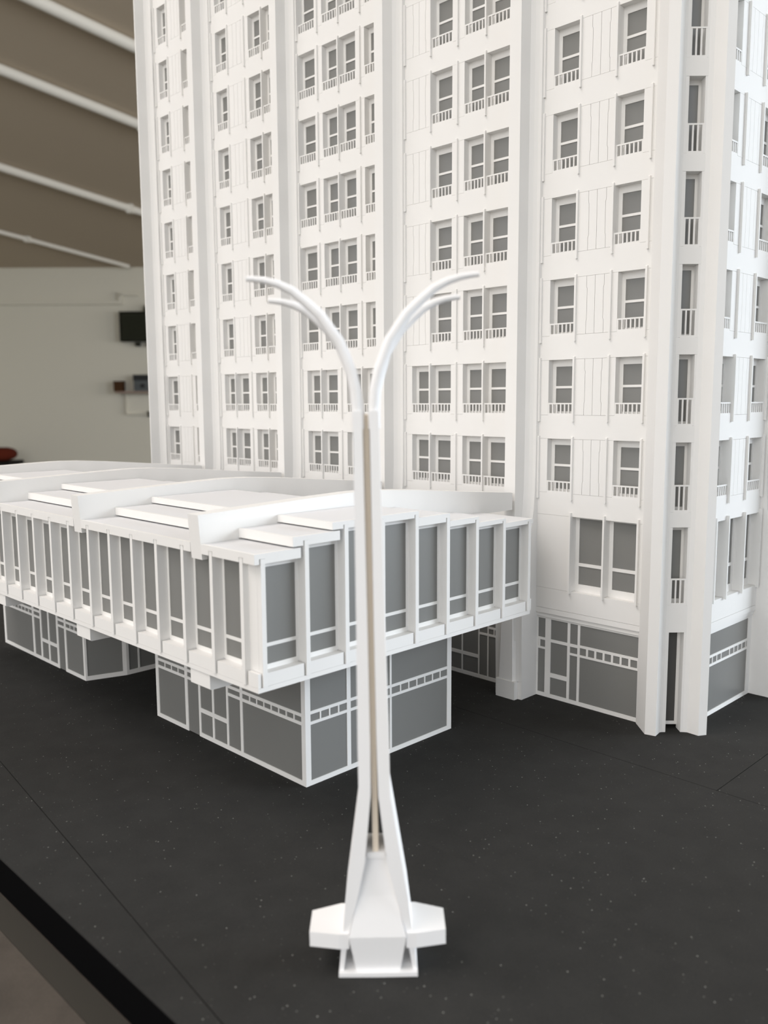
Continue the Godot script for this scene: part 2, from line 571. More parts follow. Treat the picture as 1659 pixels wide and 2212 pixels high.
# one bay of wall: s0..s1 along the facade; openings for a storey come from `open_at`
func bay(t: Node3D, f: Transform3D, base: float, s0: float, s1: float, kmax: int, fins: Array, open_at: Callable, big: Array) -> void:
	var wall := shape()
	var g := 0.0005
	var d := -0.03
	wall.box(s0, s1, 0.293, 0.3103, d, 0.0)
	var y := 0.3112
	if big.size():
		var l := 0.6265
		var low := 0.3795
		wall.box(s0, s1, y, low, d, 0.0)
		var x := s0
		for o in big:
			if base + o[0] - x > 0.004:
				wall.box(x, base + o[0], low + g, l - g, d, 0.0)
			x = base + o[1]
			var w: float = o[1] - o[0]
			var st := 0.013
			var h := l - low
			glazed(t, "tall_window", at(f, base + o[0], low, -0.025),
				[[0.0, w, h - 0.007, h], [0.0, st, 0.0, h], [w - st, w, 0.0, h], [0.0, w, 0.084, 0.0945], [0.0, w, 0.0, 0.024]],
				[[st, w - st, 0.0945, h - 0.007], [st, w - st, 0.024, 0.084]])
		wall.box(x, s1, low + g, l - g, d, 0.0)
		for o in big:
			for e in [o[0] - 0.006, o[1]]:
				if e == o[1] and o != big[-1]:
					continue
				part(t, "tall_fin", boxmesh(0.006, 0.266, 0.010), M.white_card, at(f, base + e, 0.3735, 0.0))
		y = l
	for k in kmax + 1:
		var top := lintel(k)
		var low := top - 0.176
		wall.box(s0, s1, y, low, d, 0.0)
		var x := s0
		for o in open_at.call(k):
			var a: float = base + o[0]
			var b: float = base + o[1]
			if a - x > 0.0065:
				wall.box(x, a, low + g, top - g, d, 0.0)
			elif a > x:
				wall.box(x, a, low, top, d, 0.0)
			x = b
			if o[2] == "w":
				tower_window(t, f, a, b, top)
			else:
				boards(t, f, a, b, top)
		wall.box(x, s1, low + g, top - g, d, 0.0)
		for e in fins:
			part(t, "fin", fin_mesh(), M.white_card, at(f, base + e, top - 0.197, 0.0))
		y = top
	wall.box(s0, s1, y, TOP, d, 0.0)
	part(t, "bay_wall", wall.mesh(), M.white_card, f)


func fin_mesh() -> Mesh:
	if not cache.has("fin"):
		var p := PackedVector2Array([Vector2(0, 0.0015), Vector2(0.0075, 0), Vector2(0.0075, 0.2025), Vector2(0.006, 0.205), Vector2(0, 0.205)])
		cache["fin"] = shape().prism(p, Vector3(0, 0, 0), Vector3(0, 0, 1), Vector3(0, 1, 0), Vector3(0.0062, 0, 0)).mesh()
	return cache["fin"]


# plan of a pier (x along the facade, z outwards): central post, curved flanks
func pier_ring(outer: float, inner: float, post: float, half: float) -> PackedVector2Array:
	var r := [Vector2(0.0545, -0.02), Vector2(0.0545, outer), Vector2(0.044, outer + (inner - outer) * 0.12), Vector2(0.033, outer + (inner - outer) * 0.45), Vector2(half + 0.0008, inner), Vector2(half, post)]
	var p := PackedVector2Array()
	for q in r:
		p.append(q)
	for i in range(r.size() - 1, -1, -1):
		p.append(Vector2(-r[i].x, r[i].y))
	return p


func pier_mesh() -> Mesh:
	if not cache.has("pier"):
		var hs := [0.0, 0.062, 0.0625, 0.2, 0.3, 0.4, 0.5, 0.58, 0.64, 0.70, 0.76, TOP]
		var outer := [0.074, 0.074, 0.074, 0.078, 0.078, 0.068, 0.048, 0.032, 0.022, 0.0165, 0.0145, 0.0145]
		var rings := []
		for i in hs.size():
			var o: float = outer[i]
			var inner := minf(o + 0.0185, 0.084)
			var post := 0.0935 if hs[i] <= 0.062 else lerpf(0.0905, 0.081, clampf((hs[i] - 0.0625) / 0.6, 0, 1))
			var half := 0.0385 if hs[i] <= 0.062 else 0.0215 + 0.006 * clampf(1.0 - (hs[i] - 0.0625) / 0.25, 0, 1)
			if hs[i] <= 0.062:
				inner = 0.076
			rings.append(pier_ring(o, inner, post, half))
		cache["pier"] = shape().loft(rings, hs).mesh()
	return cache["pier"]


func build_tower() -> void:
	var t := thing("tower_model", "tall white card model of an office tower with rows of grey windows", "model building", Vector3(XF, 0, ZR) * U)
	FL = Transform3D(Basis(Vector3(0, 0, 1), Vector3.UP, Vector3(-1, 0, 0)), Vector3.ZERO)
	FR = Transform3D(Basis(Vector3(1, 0, 0), Vector3.UP, Vector3(0, 0, 1)), Vector3.ZERO)
	var q := sqrt(0.5)
	FC = Transform3D(Basis(Vector3(q, 0, q), Vector3.UP, Vector3(-q, 0, q)), Vector3(0.016, 0, -0.0255))
	var dz := -ZR
	# long facade, bays from the corner to the far end
	var b5 := -1.671 + dz
	bay(t, FL, b5, b5, b5 + 0.388, 6, [0.0, 0.1282, 0.2513, 0.3685],
		func(k: int) -> Array: return [[0.0347, 0.1282, "w"], [0.1344, 0.2513, "p"], [0.2765, 0.3663, "w"] if k <= 2 else [0.2575, 0.3445, "w"]],
		[[0.1344, 0.2513], [0.2575, 0.3685]])
	var std := [0.0, 0.1235, 0.247, 0.3695]
	var low4 := [[0.0335, 0.1235, "w"], [0.1297, 0.2235, "w"], [0.279, 0.3695, "w"], [0.3757, 0.4695, "w"]]
	var high4 := [[0.0062, 0.1235, "p"], [0.1297, 0.2247, "w"], [0.279, 0.3695, "w"], [0.3757, 0.4695, "w"]]
	var high3 := [[0.0062, 0.108, "w"], [0.153, 0.247, "w"], [0.2532, 0.345, "w"], [0.394, 0.482, "w"]]
	var high2 := [[0.0315, 0.1235, "w"], [0.1297, 0.247, "p"], [0.277, 0.3695, "w"], [0.3757, 0.466, "w"]]
	var low1 := [[0.134, 0.2385, "w"], [0.2447, 0.357, "p"], [0.39, 0.478, "w"]]
	var high1 := [[0.153, 0.2385, "w"], [0.2447, 0.357, "p"], [0.3632, 0.455, "w"]]
	var b4 := -2.277 + dz
	bay(t, FL, b4, b4, b4 + 0.4985, 6, std, func(k: int) -> Array: return low4 if k < 2 else high4, [])
	var b3 := -2.883 + dz
	bay(t, FL, b3, b3, b3 + 0.4985, 7, std, func(k: int) -> Array: return low4 if k < 2 else high3, [])
	var b2 := -3.489 + dz
	bay(t, FL, b2, b2, b2 + 0.4985, 8, std, func(k: int) -> Array: return low4 if k < 2 else high2, [])
	var b1 := -4.095 + dz
	bay(t, FL, b1, b1 + 0.119, b1 + 0.4985, 8, [0.1235, 0.2385, 0.357], func(k: int) -> Array: return low1 if k < 2 else high1, [])
	for b in [b5, b4, b3, b2]:
		part(t, "pier", pier_mesh(), M.white_card, at(FL, b - 0.0545, 0, 0))
	# the end pier is a single flank and a thin blade
	var ring := PackedVector2Array([Vector2(0.0, -0.02), Vector2(0.0, 0.0145), Vector2(-0.0105, 0.0165), Vector2(-0.0215, 0.023), Vector2(-0.0325, 0.033), Vector2(-0.033, 0.081), Vector2(-0.041, 0.081), Vector2(-0.041, -0.02)])
	part(t, "end_pier", shape().loft([ring, ring], [0.0, TOP]).mesh(), M.white_card, at(FL, b1 + 0.119, 0, 0))
	# short facade
	bay(t, FR, 0.0, 0.125, 0.527, 6, [0.266, 0.389, 0.515],
		func(k: int) -> Array: return [[0.1885, 0.266, "w"] if k <= 1 else [0.1875, 0.23, "w"], [0.2722, 0.389, "p"], [0.3952, 0.508, "w"]],
		[[0.185, 0.266], [0.2722, 0.389], [0.3952, 0.515]])
	part(t, "pier", pier_mesh(), M.white_card, at(FR, 0.527 + 0.0545, 0, 0))
	# corner piers, plan in x and z from the tower's origin
	var c1 := PackedVector2Array([Vector2(0.004, -0.1435), Vector2(-0.0595, -0.0788), Vector2(-0.052, -0.0475), Vector2(-0.015, -0.0532), Vector2(0.0, -0.046), Vector2(0.03, -0.07), Vector2(0.035, -0.14)])
	part(t, "corner_pier", shape().loft([c1, c1], [0.0, TOP]).mesh(), M.white_card)
	var c2 := PackedVector2Array([Vector2(0.0345, -0.0081), Vector2(0.0427, 0.0056), Vector2(0.040, 0.042), Vector2(0.0637, 0.0564), Vector2(0.131, -0.002), Vector2(0.128, -0.03), Vector2(0.06, -0.03)])
	part(t, "corner_pier", shape().loft([c2, c2], [0.0, TOP]).mesh(), M.white_card)
	# slit windows in the chamfered corner
	var wall := shape()
	var y := 0.3097
	wall.box(-0.04, -0.024, 0.0, y, -0.04, 0.0)
	wall.box(0.021, 0.04, 0.0, y, -0.04, 0.0)
	for k in range(-1, 7):
		var top := lintel(k)
		var h := 0.204 if k >= 0 else 0.2335
		var low := top - h
		wall.box(-0.04, 0.04, y, low, -0.04, 0.0)
		wall.box(-0.04, -0.024, low + 0.0004, top - 0.0004, -0.04, -0.0004)
		wall.box(0.021, 0.04, low + 0.0004, top - 0.0004, -0.04, -0.0004)
		var w := 0.045
		glazed(t, "slit_window", at(FC, -0.024, low, -0.036), [[0.0, w, h - 0.0125, h], [0.0, 0.004, 0.0, h], [w - 0.007, w, 0.0, h], [0.0, w, 0.0, 0.012]], [[0.004, w - 0.007, 0.012, h - 0.0125]], 0.004)
		part(t, "slit_railing", railing_mesh(w, 0.080, 3), M.white_card, at(FC, -0.024, low, -0.0055))
		y = top
	wall.box(-0.04, 0.04, y, TOP, -0.04, 0.0)
	part(t, "corner_wall", wall.mesh(), M.white_card, FC)
	var dw := 0.045
	var door := part(t, "corner_door", frame_mesh([[0.0, 0.003, 0.012, 0.3097], [dw - 0.008, dw, 0.012, 0.3097], [0.0, dw, 0.012, 0.0225]], 0.004), M.white_card, at(FC, -0.024, 0.0, -0.034))
	part(door, "pane", boxmesh(dw - 0.011, 0.2872, 0.002), M.dark_acrylic, Transform3D(Basis(), Vector3(0.003, 0.0225, -0.0035)))
	# ground floor: stepped head and shopfronts
	for e in [[b5, b5 + 0.388], [b4, b4 + 0.4985]]:
		part(t, "shopfront_head", boxmesh(e[1] - e[0], 0.014, 0.02), M.white_card, at(FL, e[0], 0.279, -0.0255))
	part(t, "shopfront_head", boxmesh(0.402, 0.014, 0.02), M.white_card, at(FR, 0.125, 0.279, -0.0255))
	# bay by the corner
	var x0 := b5
	var v := [[-1.671, -1.6665], [-1.6381, -1.6162], [-1.5507, -1.5409], [-1.5119, -1.5031], [-1.293, -1.283]]
	var bars := []
	for c in v:
		bars.append([c[0] + dz - x0, c[1] + dz - x0, 0.0, 0.279])
	var w5 := 0.388
	bars.append([0.0, w5, 0.0, 0.0135])
	bars.append([0.0, w5, 0.2715, 0.279])
	var zz := func(z: float) -> float: return z + dz - x0
	bars.append([zz.call(-1.6162), zz.call(-1.5507), 0.0724, 0.0875])
	bars.append([zz.call(-1.6162), zz.call(-1.5119), 0.1937, 0.2037])
	bars.append([zz.call(-1.5409), w5, 0.165, 0.1723])
	bars.append([zz.call(-1.5119), w5, 0.1965, 0.205])
	bars.append([0.0, zz.call(-1.6381), 0.165, 0.1723])
	bars.append([0.0, zz.call(-1.6381), 0.1965, 0.205])
	bars.append([zz.call(-1.6655), zz.call(-1.6585), 0.1723, 0.1965])
	for i in 7:
		var c: float = zz.call(-1.4792 + 0.0304 * i)
		bars.append([c, c + 0.007, 0.1723, 0.1965])
	var panes := [[0.0045, zz.call(-1.6381), 0.0135, 0.165], [0.0045, zz.call(-1.6381), 0.205, 0.2715],
		[zz.call(-1.6162), zz.call(-1.5507), 0.0135, 0.0724], [zz.call(-1.6162), zz.call(-1.5507), 0.0875, 0.1937], [zz.call(-1.6162), zz.call(-1.5507), 0.2037, 0.2715],
		[zz.call(-1.5409), zz.call(-1.5119), 0.0135, 0.165], [zz.call(-1.5409), zz.call(-1.5119), 0.1723, 0.1937], [zz.call(-1.5409), zz.call(-1.5119), 0.2037, 0.2715],
		[zz.call(-1.5031), w5, 0.0135, 0.165], [zz.call(-1.5031), w5, 0.205, 0.2715], [zz.call(-1.6585), zz.call(-1.6381), 0.1723, 0.1965]]
	for i in 8:
		var c: float = zz.call(-1.4792 + 0.0304 * i)
		panes.append([c - 0.0234 if i else zz.call(-1.5031), c, 0.1723, 0.1965])
	glazed(t, "shopfront", at(FL, x0, 0.0, -0.0105), bars, panes, 0.005)
	# the next bay, seen under the podium
	x0 = b4
	bars = [[0.0, 0.4985, 0.0, 0.0135], [0.0, 0.4985, 0.2715, 0.279], [0.0, 0.012, 0.0, 0.279]]
	for c in [-2.08, -2.0048, -1.9265, -1.8847, -1.782]:
		bars.append([zz.call(c) + b5 - b4 if false else c + dz - b4, c + dz - b4 + 0.0055, 0.0, 0.279])
	bars.append([0.0, -1.9265 + dz - b4, 0.0733, 0.0856])
	bars.append([-1.9265 + dz - b4, 0.4985, 0.1635, 0.1715])
	bars.append([-1.8847 + dz - b4, 0.4985, 0.1905, 0.198])
	bars.append([-1.857 + dz - b4, -1.853 + dz - b4, 0.1715, 0.1905])
	bars.append([-1.825 + dz - b4, -1.821 + dz - b4, 0.1715, 0.1905])
	var xs := [0.012, -2.08 + dz - b4, -2.0048 + dz - b4, -1.9265 + dz - b4]
	panes = []
	for i in 3:
		var l: float = xs[i] + (0.0055 if i else 0.0)
		panes.append([l, xs[i + 1], 0.0135, 0.0733])
		panes.append([l, xs[i + 1], 0.0856, 0.2715])
	panes.append([-1.921 + dz - b4, -1.8847 + dz - b4, 0.0135, 0.1635])
	panes.append([-1.921 + dz - b4, -1.8847 + dz - b4, 0.1715, 0.2715])
	panes.append([-1.8792 + dz - b4, 0.4955, 0.0135, 0.1635])
	panes.append([-1.8792 + dz - b4, 0.4955, 0.1715, 0.1905])
	panes.append([-1.8792 + dz - b4, 0.4955, 0.198, 0.2715])
	glazed(t, "shopfront", at(FL, x0, 0.0, -0.0105), bars, panes, 0.005)
	# short side
	bars = [[0.0, 0.402, 0.0, 0.0145], [0.0, 0.402, 0.2685, 0.279], [0.3735, 0.3815, 0.0, 0.279], [0.0, 0.3735, 0.1618, 0.17], [0.0, 0.3735, 0.19, 0.1985], [0.3815, 0.402, 0.0, 0.279]]
	var marks := [0.0795, 0.111, 0.143, 0.175, 0.2374, 0.2705, 0.3015, 0.333, 0.3645]
	panes = [[0.0, 0.3735, 0.0145, 0.1618], [0.0, 0.3735, 0.1985, 0.2685]]
	var px := 0.0
	for c in marks:
		var sx: float = c - 0.0045
		bars.append([sx, sx + 0.0045, 0.17, 0.19])
		panes.append([px, sx, 0.17, 0.19])
		px = sx + 0.0045
	panes.append([px, 0.3735, 0.17, 0.19])
	glazed(t, "shopfront", at(FR, 0.125, 0.0, -0.0105), bars, panes, 0.005)
	# what fills the tower behind its facades
	part(t, "core", shape().box(0.075, 0.95, 0.0, TOP, -2.84, -0.075).mesh(), M.core_grey)
	for e in [[b3, b3 + 0.4985], [b2, b2 + 0.4985], [b1 + 0.119, b1 + 0.4985]]:
		part(t, "ground_wall", boxmesh(e[1] - e[0], 0.293, 0.02), M.white_card, at(FL, e[0], 0.0, -0.03))
	part(t, "roof_cap", shape().box(0.005, 0.95, TOP, TOP + 0.02, -2.84, -0.01).mesh(), M.roof_card)


# ---------------------------------------------------------------- podium
func build_podium() -> void:
	var t := thing("podium_model", "low white card model of a glazed podium building with stepped roof and fins", "model building", Vector3(PX, 0, PZ) * U)
	var w := Transform3D(Basis(), Vector3(-PX, 0, -PZ))        # world plan to the podium's own
	var fl := Transform3D(Basis(Vector3(0, 0, 1), Vector3.UP, Vector3(-1, 0, 0)), Vector3.ZERO)
	var fr := Transform3D(Basis(Vector3(1, 0, 0), Vector3.UP, Vector3(0, 0, 1)), Vector3.ZERO)
	var zend := -3.62
	var th := 0.012
	# soffit and core of the upper storey
	part(t, "soffit", shape().box(PX + 0.03, 2.1, 0.3645, 0.385, zend, PZ - 0.03).mesh(), M.white_card, w)
	part(t, "core", shape().box(PX + 0.045, 2.06, 0.385, 0.645, zend + 0.02, PZ - 0.045).mesh(), M.core_grey, w)
	part(t, "end_wall", shape().box(2.06, 2.095, 0.385, 0.64, zend, PZ - 0.03).mesh(), M.white_card, w)
	# fins
	var lf := []
	for i in 16:
		lf.append(-1.6697 - 0.1212 * i)
	var rf := []
	for i in 8:
		rf.append(1.2300 + 0.1218 * i)
	for z in lf:
		part(t, "fin", podium_fin(0.6628), M.white_card, at(fl, z - PZ, 0.3755, 0.0))
	# long edge beam: a strip below the fins and blocks between them
	part(t, "edge_beam", shape().box(zend - PZ, -0.0, 0.364, 0.3752, -0.034, 0.0).mesh(), M.white_card, fl)
	part(t, "edge_beam", shape().box(0.034, 2.1 - PX, 0.364, 0.3752, -0.034, 0.0).mesh(), M.white_card, fr)
	var seats := [-1.5514] + lf
	for i in seats.size():
		var a: float = (seats[i + 1] + th) if i + 1 < seats.size() else zend
		var b: float = seats[i] - 0.0005
		part(t, "beam_block", boxmesh(b - a - 0.004, 0.0295, 0.034), M.white_card, at(fl, a - PZ + 0.004, 0.3756, -0.034))
	var rows := [1.108] + rf + [2.1]
	for i in rows.size() - 1:
		var a: float = rows[i] + th + 0.0005
		var b: float = rows[i + 1] - 0.0045
		if b - a > 0.02:
			part(t, "beam_block", boxmesh(b - a, 0.0295, 0.034), M.white_card, at(fr, a - PX, 0.3756, -0.034))
	part(t, "beam_block", boxmesh(0.0075, 0.0345, 0.036), M.white_card, at(fr, rf[7] + th + 0.001 - PX, 0.3756, -0.034))
	part(t, "corner_block", shape().box(PX, PX + 0.0085, 0.3756, 0.408, PZ - 0.036, PZ).mesh(), M.white_card, w)
	# corner posts and the angle between them
	part(t, "corner_post", podium_fin(0.6625), M.white_card, at(fl, -1.5514 - PZ, 0.3755, 0.0))
	part(t, "corner_post", podium_fin(0.6625), M.white_card, at(fr, 1.1065 - PX, 0.3755, 0.0))
	part(t, "corner_angle", shape().box(PX + 0.011, PX + 0.03, 0.376, 0.655, -1.545, PZ - 0.011).mesh(), M.white_card, w)
	# windows behind the fins
	var prev := -1.5514
	for i in lf.size():
		var a: float = lf[i] + th
		var head := 0.652 - 0.004 if i < 6 else 0.652 - 0.02
		storey_window(t, at(fl, a - PZ, 0.405, -0.024), prev - a, head - 0.405, 0.66 - 0.405)
		prev = lf[i]
	var tops := [0.652, 0.679, 0.7045, 0.7045, 0.682, 0.668, 0.654, 0.639]
	var lx := 1.1185
	for i in 8:
		var b: float = rf[i]
		storey_window(t, at(fr, lx - PX, 0.405, -0.024), b - lx, tops[i] - 0.014 - 0.405, tops[i] + 0.004 - 0.405)
		lx = b + th
	for i in 8:
		var reach: float = maxf(tops[i], tops[mini(i + 1, 7)] if i < 2 else tops[i])
		part(t, "fin", podium_fin(reach + [0.0103, 0.008, 0.008, 0.008, 0.0105, 0.007, 0.0058, 0.0063][i]), M.white_card, at(fr, rf[i] - PX, 0.3755, 0.0))
	# stepped roof slabs between the parapets
	var steps := [[1.0925, 1.2185, 0.652, 0.674], [1.199, 1.337, 0.679, 0.700], [1.3165, 1.6067, 0.7045, 0.721], [1.6078, 1.7285, 0.682, 0.7035], [1.7296, 1.8503, 0.668, 0.6825], [1.8514, 1.9721, 0.654, 0.666], [1.9732, 2.105, 0.639, 0.652]]
	for j in 4:
		var z1: float = PZ + 0.001 if j == 0 else -1.744 - 0.606 * (j - 1) - 0.0005
		var z0 := -1.7 - 0.606 * j + 0.0005
		for i in steps.size():
			var e = steps[i]
			var back := 0.006 if j == 0 else 0.0
			var front := 0.006 if i < 3 else 0.0
			part(t, "roof_slab", shape().box(e[0] + front, e[1], e[2], e[3], z0, z1 - back).mesh(), M.roof_card, w)
			# fascia strips on the exposed edges; their lower half is notched for the fins
			var half: float = (e[2] + e[3]) / 2.0
			if i < 3:
				var strip := shape().box(e[0] - 0.0025, e[0] + front, half if i == 0 else e[2] - 0.0005, e[3] + 0.0004, z0, z1 + (0.0025 if j == 0 else 0.0))
				if i == 0:
					var from: float = z0
					for n in range(lf.size() - 1, -1, -1):
						if lf[n] > z0 and lf[n] < z1:
							strip.box(e[0] - 0.0025, e[0] + front, e[2] - 0.0005, half, from, lf[n])
							from = lf[n] + th + 0.004
					if j == 0:
						strip.box(e[0] - 0.0025, e[0] + front, e[2] - 0.0005, half, from, -1.5514)
						strip.box(e[0] - 0.0025, e[0] + front, e[2] - 0.0005, half, -1.5514 + th + 0.004, z1 + 0.0025)
					else:
						strip.box(e[0] - 0.0025, e[0] + front, e[2] - 0.0005, half, from, z1)
				part(t, "fascia", strip.mesh(), M.white_card, w)
			if j == 0:
				var strip := shape().box(e[0] + front, e[1], half, e[3] + 0.0004, z1 - back, z1 + 0.0025)
				var from: float = e[0] + front
				for x in [1.1065] + rf:
					if x > from - 0.005 and x < e[1]:
						if x - 0.004 > from:
							strip.box(from, x - 0.004, e[2] - 0.0005, half, z1 - back, z1 + 0.0025)
						from = x + th
				if e[1] > from:
					strip.box(from, e[1], e[2] - 0.0005, half, z1 - back, z1 + 0.0025)
				part(t, "fascia", strip.mesh(), M.white_card, w)
		part(t, "step_wall", shape().box(1.23, 1.335, 0.646, 0.6789, z0, z1 - (0.045 if j == 0 else 0.0)).box(1.336, 1.59, 0.646, 0.7044, z0, z1 - (0.045 if j == 0 else 0.0)).mesh(), M.white_card, w)
	# parapets across the roof
	var side := PackedVector2Array([Vector2(1.093, 0.637), Vector2(1.085, 0.742), Vector2(1.45, 0.7545), Vector2(1.56, 0.757), Vector2(1.60, 0.757), Vector2(1.68, 0.7545), Vector2(1.82, 0.744), Vector2(2.03, 0.7235), Vector2(2.268, 0.702), Vector2(2.278, 0.700), Vector2(2.278, 0.645), Vector2(1.11, 0.645), Vector2(1.108, 0.637)])
	for j in 4:
		part(t, "parapet", shape().prism(side, Vector3(0, 0, -1.744 - 0.606 * j), Vector3(1, 0, 0), Vector3(0, 1, 0), Vector3(0, 0, 0.044)).mesh(), M.white_card, w)
	# brackets under the long edge
	var br := PackedVector2Array([Vector2(1.0985, 0.3642), Vector2(1.0985, 0.327), Vector2(1.102, 0.3245), Vector2(1.165, 0.3245), Vector2(1.37, 0.305), Vector2(1.37, 0.3642)])
	for j in 4:
		part(t, "bracket", shape().prism(br, Vector3(0, 0, -1.775 - 0.606 * j), Vector3(1, 0, 0), Vector3(0, 1, 0), Vector3(0, 0, 0.083)).mesh(), M.white_card, w)
	ground_block(t, w)


func podium_fin(top: float) -> Mesh:
	return boxmesh_at("podium fin", 0.0, 0.012, 0.0, top - 0.3755, -0.026, 0.0035)


func boxmesh_at(called: String, x0: float, x1: float, y0: float, y1: float, z0: float, z1: float) -> Mesh:
	var key := "%s %.4f %.4f %.4f %.4f %.4f %.4f" % [called, x0, x1, y0, y1, z0, z1]
	if not cache.has(key):
		cache[key] = shape().box(x0, x1, y0, y1, z0, z1).mesh()
	return cache[key]


func storey_window(t: Node3D, where: Transform3D, w: float, glass_top: float, top: float) -> void:
	var st := 0.0075
	glazed(t, "window", where, [[0.0, st, 0.0, top], [w - st, w, 0.0, top], [0.0, w, 0.0, 0.0115], [0.0, w, 0.0517, 0.060], [0.0, w, glass_top, top]],
		[[st, w - st, 0.0115, 0.0517], [st, w - st, 0.060, glass_top]], 0.004)


func ground_block(t: Node3D, w: Transform3D) -> void:
	var fl := Transform3D(Basis(Vector3(0, 0, 1), Vector3.UP, Vector3(-1, 0, 0)), w * Vector3(1.370, 0, 0))
	var fr := Transform3D(Basis(Vector3(1, 0, 0), Vector3.UP, Vector3(0, 0, 1)), w * Vector3(0, 0, -1.6735))
	var h := 0.3645
	var ra := [0.164, 0.173]
	var rb := [0.187, 0.196]
	# front block: [left edge, door jambs ..., right edge] and the same for the block further along
	var layouts := [
		[-2.4205, -2.4035, -2.2498, -2.2345, -2.1752, -2.1649, -2.1037, -2.0938, -2.0303, -2.0207, -1.9626, -1.9507, -1.690, -1.6735],
		[-3.6512, -3.632, -3.3631, -3.3461, -3.2916, -3.2773, -3.2217, -3.2089, -3.146, -3.1305, -3.0783, -3.0632, -2.930, -2.917],
	]
	for n in 2:
		var z = layouts[n]
		var gap: int = 2 if n == 0 else 8         # the cell after this jamb has no base rail
		var bars := []
		for i in range(0, 14, 2):
			bars.append([z[i], z[i + 1], 0.0, h])
		var ga: float = z[gap + 1]
		var gb: float = z[gap + 2]
		bars.append([z[0], ga, 0.0, 0.0135])
		bars.append([gb, z[13], 0.0, 0.0135])
		bars.append([z[0], z[13], h - 0.006, h])
		for r in [ra, rb]:
			bars.append([z[0], z[4], r[0], r[1]])
			bars.append([z[9], z[13], r[0], r[1]])
		bars.append([z[5], z[8], 0.0775, 0.091])
		var panes := []
		# door
		for c in [[z[5], z[6]], [z[7], z[8]]]:
			panes.append([c[0], c[1], 0.0135, 0.0775])
			panes.append([c[0], c[1], 0.091, h - 0.006])
		for i in [1, 3, 9, 11]:
			var a: float = z[i]
			var b: float = z[i + 1]
			panes.append([a, b, 0.001 if i == gap + 1 else 0.0135, ra[0]])
			panes.append([a, b, rb[1], h - 0.006])
			if i == 3 or i == 9:
				panes.append([a, b, ra[1], rb[0]])
				continue
			var many := int((b - a) / 0.031)
			for m in many:
				var x := a + (b - a) * m / many
				panes.append([x + (0.0045 if m else 0.0), x + (b - a) / many, ra[1], rb[0]])
				if m:
					bars.append([x, x + 0.0045, ra[1], rb[0]])
		glazed(t, "shopfront", fl, bars, panes, 0.005)
	# short side of the front block
	var v := [[1.3751, 1.3877], [1.5158, 1.5297], [1.6802, 1.6879], [1.9271, 1.9465]]
	var bars := [[1.3751, 1.9465, 0.0, 0.0135], [1.3751, 1.9465, h - 0.006, h], [1.3751, 1.9465, 0.165, 0.173], [1.3751, 1.9465, 0.193, 0.2015]]
	var panes := []
	for c in v:
		bars.append([c[0], c[1], 0.0, h])
	for i in 3:
		var a: float = v[i][1]
		var b: float = v[i + 1][0]
		panes.append([a, b, 0.0135, 0.165])
		panes.append([a, b, 0.2015, h - 0.006])
		var many := int(roundf((b - a) / 0.032))
		for m in many:
			var x := a + (b - a) * m / many
			panes.append([x + (0.0045 if m else 0.0), x + (b - a) / many, 0.173, 0.193])
			if m:
				bars.append([x, x + 0.0045, 0.173, 0.193])
	glazed(t, "shopfront", fr, bars, panes, 0.005)
	# the far block turns away in two glazed faces
	var p0 := Vector3(1.370, 0, -2.917)
	var p1 := Vector3(1.5094, 0, -2.8734)
	var d := (p1 - p0).normalized()
	var f1 := Transform3D(Basis(d, Vector3.UP, d.cross(Vector3.UP)), w * p0)
	var l := (p1 - p0).length()
	glazed(t, "shopfront", f1, [[0.0, 0.007, 0.0, h], [l - 0.014, l, 0.0, h], [0.0, l, 0.0, 0.0165], [0.0, l, h - 0.006, h]], [[0.007, l - 0.014, 0.0165, h - 0.006]], 0.005)
	var f2 := Transform3D(Basis(Vector3(1, 0, 0), Vector3.UP, Vector3(0, 0, 1)), w * p1)
	glazed(t, "shopfront", f2, [[0.0, 0.010, 0.0, h], [0.047, 0.0535, 0.0, h], [0.43, 0.437, 0.0, h], [0.0, 0.437, 0.0, 0.0165], [0.0, 0.437, h - 0.006, h], [0.0535, 0.43, 0.255, 0.262]],
		[[0.010, 0.047, 0.0165, h - 0.006], [0.0535, 0.43, 0.0165, 0.255], [0.0535, 0.43, 0.262, h - 0.006]], 0.005)
	# inner walls that close the blocks
	part(t, "ground_core", shape().box(1.39, 1.935, 0.0, h, -2.41, -1.69).mesh(), M.core_grey, w)
	part(t, "ground_core", shape().box(1.52, 1.94, 0.0, h, -3.64, -2.895).box(1.39, 1.52, 0.0, h, -3.64, -2.93).mesh(), M.core_grey, w)
	part(t, "return_wall", shape().box(1.375, 1.9465, 0.0, h, -2.42, -2.41).mesh(), M.white_card, w)


